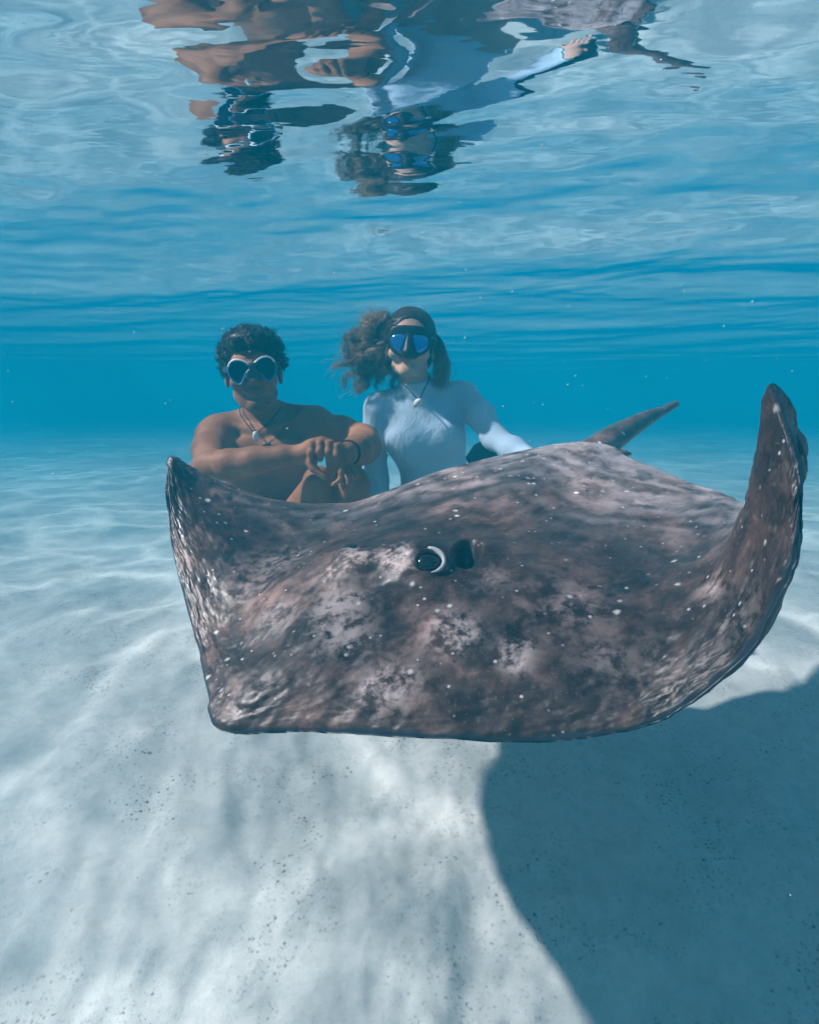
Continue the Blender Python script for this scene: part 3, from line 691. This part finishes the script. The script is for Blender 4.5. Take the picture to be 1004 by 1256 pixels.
v, q = tube(world(sp_, MM), .009, 8, False, (.25, 1)); o = mesh_obj('strap', v, q, m_skirt1); sub(o, mask, man)
# necklace and bracelet
m_cord = simple('dark_cord', (.03, .02, .018), .7, .2, 300, .3); m_tooth = simple('white_tooth', (.72, .70, .64), .35, .4, 200, .15)
def necklace(root, pts, tooth_at, tooth):
    p = crc(np.array(pts), 60); v, q = tube(p, .0017, 6, True); o = mesh_obj('necklace', v, q, m_cord); rebase(o, root)
    bm = bmesh.new(); vs_ = [bm.verts.new(Vector(tooth_at)+Vector(x)) for x in tooth]
    bmesh.ops.convex_hull(bm, input=vs_); bmesh.ops.subdivide_edges(bm, edges=bm.edges[:], cuts=1, use_grid_fill=True, smooth=.4)
    me = bpy.data.meshes.new('pendant'); bm.to_mesh(me); bm.free(); me.materials.append(m_tooth); me.polygons.foreach_set('use_smooth', np.ones(len(me.polygons), bool))
    t_ = link(bpy.data.objects.new('pendant', me)); t_.parent = o; t_.matrix_parent_inverse = Matrix.Translation(-root.location)
    t_.matrix_parent_inverse = Matrix.Identity(4)
necklace(man, [(-.440, 1.884, .606), (-.466, 1.894, .630), (-.496, 1.935, .662), (-.500, 1.985, .684), (-.455, 2.045, .692), (-.400, 2.03, .690), (-.386, 1.975, .676), (-.400, 1.915, .645), (-.425, 1.890, .618)],
         (-.440, 1.880, .600), [(-.006, -.003, .010), (.006, -.003, .010), (-.006, .003, .010), (.006, .003, .010), (-.008, 0, -.004), (.002, 0, -.020), (.004, -.003, -.006)])
an = np.linspace(0, 2*math.pi, 30, endpoint=False); axd = np.array((-.162, 1.672, .564))-np.array((-.140, 1.73, .567)); axd /= np.linalg.norm(axd)
b1 = np.cross(axd, (0, 0, 1)); b1 /= np.linalg.norm(b1); b2 = np.cross(axd, b1); cb = np.array((-.157, 1.684, .5645))
v, q = tube(cb+.0315*(np.cos(an)[:, None]*b1+np.sin(an)[:, None]*b2), .0034, 8, True); o = mesh_obj('bracelet', v, q, m_cord); rebase(o, man)

# ------------------------------------------------------------------ the woman
wom = empty('person', (.09, 2.08, 0), 'person in a pale blue rash guard with black dive mask and floating brown hair', 'person')
m_skin2 = skin_mat('fair_skin', (.46, .27, .19), (.56, .35, .26), (.06, .05, .045))
H2 = (.002, 2.035, .858); R2 = rotm(-2, -2, 3); S2 = .94
arms = [[((-.098, 2.075, .668), .040), ((-.112, 2.085, .58), .037), ((-.110, 2.10, .45), .033)],
        [((-.110, 2.10, .45), .033), ((-.095, 2.06, .36), .034), ((-.062, 1.99, .235), .023)],
        [((.172, 2.085, .705), .040), ((.215, 2.00, .655), .037), ((.252, 1.955, .590), .029)],
        [((.252, 1.955, .590), .029), ((.298, 1.875, .560), .030), ((.356, 1.775, .525), .021)]]
def trunk(f, e=0.):
    f.ell((.095, 2.13, .25), (.150+e, .115+e, .105+e), .03)
    f.ell((.092, 2.10, .37), (.108+e, .082+e, .11+e), .06)
    f.ell((.080, 2.085, .465), (.100+e, .072+e, .10+e), .06)
    f.ell((.052, 2.075, .575), (.122+e, .078+e, .10+e), .05)
    f.ell((.038, 2.085, .655), (.132+e, .066+e, .060+e), .05)
    for q in (-1, 1): f.ell((.050+q*.060, 2.015, .575+q*.008), (.052+e, .030+e, .050+e), .045)
    f.cone((.03, 2.10, .725), (-.095, 2.085, .685), .030+e, .036+e, .035); f.cone((.03, 2.10, .73), (.168, 2.09, .718), .030+e, .036+e, .035)
    for a in arms: f.chain([(p, r+e) for p, r in a], .03, .02)
f = Field((-.18, 1.60, -.03), (.48, 2.42, 1.02), .004)
trunk(f)
f.chain([((.028, 2.085, .70), .048), ((.008, 2.06, .79), .042)], .03)
f.chain([((-.062, 1.99, .235), .022), ((-.05, 1.95, .205), .026), ((-.04, 1.92, .195), .022)], .012)
hand_fingers(f, [[(-.060+i*.016, 1.925, .198), (-.058+i*.016, 1.895, .192), (-.058+i*.016, 1.868, .180)] for i in range(4)]+[[(-.03, 1.95, .20), (-.012, 1.93, .192), (-.004, 1.91, .185)]], .0078)
f.chain([((.356, 1.775, .525), .021), ((.370, 1.74, .525), .025), ((.378, 1.71, .528), .021)], .012)
hand_fingers(f, [[(.353+i*.016, 1.715, .530), (.355+i*.017, 1.685, .534), (.357+i*.017, 1.657, .528)] for i in range(4)]+[[(.350, 1.75, .523), (.333, 1.732, .525), (.326, 1.712, .523)]], .0078)
for hx, kx in ((.035, -.01), (.155, .17)):
    f.chain([((hx, 2.10, .21), .082), (((hx+kx)/2, 1.94, .15), .076), ((kx, 1.79, .085), .055)], .04, .03)
    f.chain([((kx, 1.79, .06), .050), ((kx*.6+hx*.4, 1.96, .06), .052), ((hx, 2.18, .045), .036)], .03, .02)
    f.chain([((hx, 2.19, .045), .034), ((hx, 2.26, .035), .032), ((hx, 2.34, .025), .022)], .02, .015)
L2 = build_head(f, H2, R2, S2, True)
V, F = f.mesh(1)
lips = region(V, [L2(x, -.094, -.049) for x in (-.018, -.006, .006, .018)], .013)
o = mesh_obj('body', V, F, m_skin2, attrs={'lips': lips, 'hairy': np.zeros(len(V))}); rebase(o, wom)
# rash guard: follows the body, ends at neck, wrists and hips
m_suit, t = new_mat('pale_blue_fabric'); g = NT(t); c = g.coord()
wr = g.noise(11, 4, .55, g.coord((1.6, 1, .7)), 1.2); fn = g.noise(420, 2, .5, c)
g.principled(g.mix(g.noise(7, 3, .5, c), (.36, .48, .60), (.46, .58, .69)), .7, .2, g.bump(g.math('ADD', wr, g.math('MULTIPLY', fn, .08)), .5, .015))
f2 = Field((-.19, 1.68, .12), (.45, 2.30, .82), .004)
trunk(f2, .0045)
f2.chain([((.028, 2.085, .70), .054), ((.014, 2.066, .775), .0475)], .03)
f2.cut((.016, 2.07, .765), (-.15, -.3, 1)); f2.cut((.10, 2.12, .22), (0, 0, -1))
v, q = f2.mesh(2)
fold = .0020*np.sin(v[:, 2]*95+v[:, 0]*40+6*fbm(v[:, 0]*14, v[:, 2]*14, 2, 3))*np.clip(fbm(v[:, 0]*9, v[:, 2]*9, 2, 5)*2+.2, 0, 1)
v[:, 1] -= fold
o = mesh_obj('rash_guard', v, q, m_suit); rebase(o, wom)
for a_, b_ in (((-.062, 1.99, .235), (-.075, 2.01, .262)), ((.356, 1.775, .525), (.343, 1.798, .534))):
    a_ = np.array(a_); b_ = np.array(b_); d_ = (a_-b_)/np.linalg.norm(a_-b_); b1 = np.cross(d_, (0, 0, 1)); b1 /= np.linalg.norm(b1); b2 = np.cross(d_, b1)
    v, q = tube(a_-d_*.006+.0272*(np.cos(an)[:, None]*b1+np.sin(an)[:, None]*b2), .0028, 8, True); oc = mesh_obj('cuff', v, q, m_suit); oc.parent = o; oc.matrix_parent_inverse = Matrix.Identity(4)
# hair: sleek cap, a floating curly mass on one side, a lock on the other
m_hair2 = hair_mat('brown_hair', (.07, .045, .030), (.42, .28, .17))
m_cap2 = hair_mat('dark_brown_hair', (.024, .018, .015), (.12, .08, .055))
fh = Field(np.array(H2)-.15, np.array(H2)+.16, .0035)
fh.ell(L2(0, .026, .042), np.array((.081, .100, .088))*S2, 0, 'add', R2); fh.ell(L2(0, .05, -.02), np.array((.076, .068, .07))*S2, .03, 'add', R2)
fh.ell(L2(0, -.075, -.018), np.array((.067, .082, .102))*S2, .008, 'sub', R2); fh.ell(L2(0, -.01, -.13), np.array((.10, .09, .085))*S2, .01, 'sub', R2)
v, q = fh.mesh(1); capo = mesh_obj('hair', v, q, m_cap2, attrs={'along': np.zeros(len(v)), 'rnd': np.full(len(v), .3)}); rebase(capo, wom)
def sub2(o): o.parent = capo; o.matrix_parent_inverse = Matrix.Identity(4)
# fine combed strands over the cap
N_ = 1100; ix = RNG.integers(0, len(v), N_); p = v[ix].copy(); K = 7; pts = [p]
cc_ = L2(0, .026, .035); tgt = L2(-.05, .11, .03)
for k_ in range(K-1):
    d_ = tgt-p; d_ /= np.linalg.norm(d_, axis=1)[:, None]; n_ = p-cc_; nl = np.linalg.norm(n_, axis=1)[:, None]; n_ = n_/nl
    d_ -= n_*(d_*n_).sum(1)[:, None]; p = p+d_*.011; n2_ = p-cc_; p = cc_+n2_/np.linalg.norm(n2_, axis=1)[:, None]*nl; pts.append(p)
paths = np.stack(pts, 1)+RNG.normal(0, .0006, (N_, K, 3)); vv, qq, at_ = strands(paths, np.full((N_, K), .0011)); o = mesh_obj('strands', vv, qq, m_cap2, attrs=at_); sub2(o)
# floating mass
NCL, PER, K = 95, 40, 22
cl_end = np.array((-.122, 2.085, .832))+RNG.normal(size=(NCL, 3))*np.array((.040, .035, .052))
tuft = RNG.random(NCL) < .16; cl_end[tuft] = np.array((-.115, 2.085, .935))+RNG.normal(size=(tuft.sum(), 3))*np.array((.012, .015, .016))
root = np.array(L2(-.058, .075, .03)); u = np.linspace(0, 1, K)
ALL = []
for i in range(NCL):
    e_ = cl_end[i]; mid_ = (root+e_)/2+np.array((-.02, .01, .02))+RNG.normal(size=3)*.022
    r0 = root+RNG.normal(size=3)*.012
    ctr = (1-u)[:, None]**2*r0+2*(u*(1-u))[:, None]*mid_+(u**2)[:, None]*e_
    d_ = e_-r0; d_ /= np.linalg.norm(d_); a1 = np.cross(d_, RNG.normal(size=3)); a1 /= np.linalg.norm(a1); a2 = np.cross(d_, a1)
    tn = RNG.uniform(2.4, 4.6)*2*math.pi; ph = RNG.uniform(0, 6.28); am = RNG.uniform(.008, .017)
    for j in range(PER):
        sp_ = RNG.normal(size=3)*.0030; ph2 = ph+RNG.normal(0, .20); a_ = am*(1+RNG.normal(0, .25)); Ls = RNG.uniform(.75, 1.12)
        w_ = np.minimum(1, u*2)[:, None]; cu = ctr if Ls >= 1 else ctr
        fly = RNG.normal(size=3)*.014*(RNG.random() < .12)
        ALL.append(cu+w_*a_*(np.cos(tn*u+ph2)[:, None]*a1+np.sin(tn*u+ph2)[:, None]*a2)+sp_*(.4+1.3*u[:, None])+fly*(u[:, None]**2)*1.6)
paths = np.array(ALL); rad = np.broadcast_to((.00105*(1-.6*u))[None, :], paths.shape[:2])
vv, qq, at_ = strands(paths, rad); o = mesh_obj('curls', vv, qq, m_hair2, attrs=at_); o['label'] = 'long curly brown hair drifting sideways in the water'; sub2(o)
# lock on the other side
N_ = 420; K = 12; u = np.linspace(0, 1, K); rt = np.array(L2(.072, .03, .022))+RNG.normal(size=(N_, 3))*np.array((.008, .02, .012))
en = np.array(L2(.098, .03, -.088))+RNG.normal(size=(N_, 3))*np.array((.014, .018, .022)); md = (rt+en)/2+np.array((.030, 0, .022))+RNG.normal(size=(N_, 3))*.006
U = u[None, :, None]; paths = (1-U)**2*rt[:, None]+2*U*(1-U)*md[:, None]+U**2*en[:, None]
paths += .004*np.sin(U*9+RNG.random((N_, 1, 1))*1.5)*np.array((1, .5, .3)); vv, qq, at_ = strands(paths, np.broadcast_to((.0012*(1-.5*u))[None, :], (N_, K)))
o = mesh_obj('side_lock', vv, qq, m_hair2, attrs=at_); sub2(o)
# mask
m_mir, t = new_mat('blue_mirror_lens'); g = NT(t); p = g.principled((.10, .30, .62), .12, .5); p.inputs['Metallic'].default_value = .85
M2 = frame(L2(0, 0, .002), R2)
ol = crc([(-.060, .030), (-.045, .046), (0, .049), (.045, .046), (.060, .030), (.062, .004), (.052, -.022), (.030, -.036), (.016, -.044), (0, -.043), (-.016, -.044), (-.030, -.036), (-.052, -.022), (-.062, .004)], 80)
fm = Field(np.array(H2)-.16, np.array(H2)+.16, .0028)
fm.prism(ol, -.108, -.045, M2, .006, 4.0, .004); fm.cone(L2(0, -.106, .012), L2(0, -.119, -.029), .012, .0185, .010)
lh = np.array([(.009, .019), (.030, .023), (.048, .019), (.055, .006), (.050, -.013), (.034, -.026), (.023, -.027), (.014, -.008)])
ls = [crc(lh, 48), crc(lh*np.array([-1, 1]), 48)]
for o_l in ls: fm.prism(o_l, -.13, -.1055, M2, .001, 4.0, .0015, 'sub')
mask2 = empty('dive_mask', tuple(L2(0, -.09, 0))); mask2.parent = wom; mask2.matrix_parent_inverse = Matrix.Translation(-wom.location)
v, q = fm.mesh(1); o = mesh_obj('skirt', v, q, m_black); sub(o, mask2, wom)
for o_l in ls: v, q = plate(o_l*1.0, M2, -.1075, 4.0); o = mesh_obj('lens', v, q, m_mir); sub(o, mask2, wom)
an2 = np.linspace(.40, 2*math.pi-.40, 50); sp_ = np.stack([.0835*np.sin(an2), .016-.102*np.cos(an2), .012+.02*(1-np.cos(an2))/2], 1)*np.array((1, 1, 1))*.97
v, q = tube(world(sp_, M2), .011, 8, False, (.22, 1)); o = mesh_obj('strap', v, q, m_black); sub(o, mask2, wom)
necklace(wom, [(.026, 1.972, .704), (-.004, 1.985, .735), (-.036, 2.03, .765), (-.034, 2.09, .785), (.012, 2.118, .79), (.056, 2.09, .785), (.060, 2.035, .766), (.045, 1.985, .735)],
         (.026, 1.966, .694), [(-.013, -.004, .000), (.013, -.004, .002), (-.010, .004, .002), (.010, .004, .004), (0, -.006, .012), (-.014, 0, -.014), (.010, -.003, -.008)])

# ------------------------------------------------------------------ a swim fin behind her
fin = empty('swim_fin', (.62, 2.46, .03), 'black swim fin tilted up behind the arm of the person in blue', 'swim fin')
tipc = np.array((.225, 2.30, .545)); heel = np.array((.60, 2.44, .055)); d_ = heel-tipc; ln_ = np.linalg.norm(d_); d_ /= ln_
sd2 = np.cross(d_, (.25, -1, .25)); sd2 /= np.linalg.norm(sd2); nn_ = np.cross(d_, sd2)
m_fin = simple('black_rubber', (.014, .016, .020), .5, .3, 90, .3)
NU, NVv = 22, 9; vv = []
for s_ in (1, -1):
    for i in range(NU):
        u_ = i/(NU-1); wd = .050-.010*u_
        for j in range(NVv):
            q_ = j/(NVv-1)*2-1; lead = .03*(1-abs(q_))*(1-u_)
            vv.append(tipc+d_*(ln_*.68*u_+.012*abs(q_)*(1-u_))+sd2*wd*q_+nn_*(s_*.0025+.012*math.sin(u_*2.2)))
F_f = grid_faces(NU, NVv); Fb = F_f[:, ::-1]+NU*NVv
bd = np.concatenate([np.arange(NVv), np.arange(1, NU)*NVv+NVv-1, (NU-1)*NVv+np.arange(NVv-2, -1, -1), np.arange(NU-2, 0, -1)*NVv]); nx_ = np.roll(bd, -1)
o = mesh_obj('blade', np.array(vv), np.concatenate([F_f, Fb, np.stack([nx_, bd, bd+NU*NVv, nx_+NU*NVv], 1)]), m_fin); rebase(o, fin)
for q_ in (-1, 1):
    pr = np.array([tipc+d_*ln_*.70*u_+sd2*(.050-.010*u_)*q_+nn_*.012*math.sin(u_*2.2) for u_ in np.linspace(.02, 1, 14)])
    v, q = tube(pr, np.linspace(.005, .011, 14), 8); o = mesh_obj('side_rail', v, q, m_fin); rebase(o, fin)
ff = Field((.38, 2.28, -.03), (.75, 2.58, .34), .005)
a_ = tipc+d_*ln_*.62; ff.chain([(a_, .022), (tipc+d_*ln_*.80, .043), (heel-d_*.02, .045)], .02); ff.ell(heel+d_*.01, (.032, .032, .028), .01, 'sub')
v, q = ff.mesh(1); o = mesh_obj('foot_pocket', v, q, m_fin); rebase(o, fin)

# ------------------------------------------------------------------ drifting specks of sand and tiny bubbles
m_speck = simple('drifting_specks', (.62, .64, .64), .6, .3, 200, .1)
bm = bmesh.new(); bmesh.ops.create_icosphere(bm, subdivisions=1, radius=1); iv = np.array([v.co[:] for v in bm.verts]); fi = np.array([[v.index for v in f_.verts] for f_ in bm.faces]); bm.free()
NP = 260; y_ = RNG.uniform(.55, 2.6, NP); x_ = (RNG.random(NP)-.5)*1.35*y_; z_ = np.clip(RNG.uniform(.02, 1.06, NP), .05, 1.06)
sz = (.0005+.0012*RNG.random(NP)**3)*np.clip(y_, .7, 2)
pc = np.stack([x_, y_, z_], 1); VV = (iv[None]*sz[:, None, None]*(.7+.6*RNG.random((NP, 1, 3)))+pc[:, None]).reshape(-1, 3)
FF = (fi[None]+(np.arange(NP)*len(iv))[:, None, None]).reshape(-1, 3)
sp_o = mesh_obj('drifting_specks', VV, FF, m_speck); sp_o['kind'] = 'stuff'; sp_o['label'] = 'tiny pale specks of sediment drifting in the water'
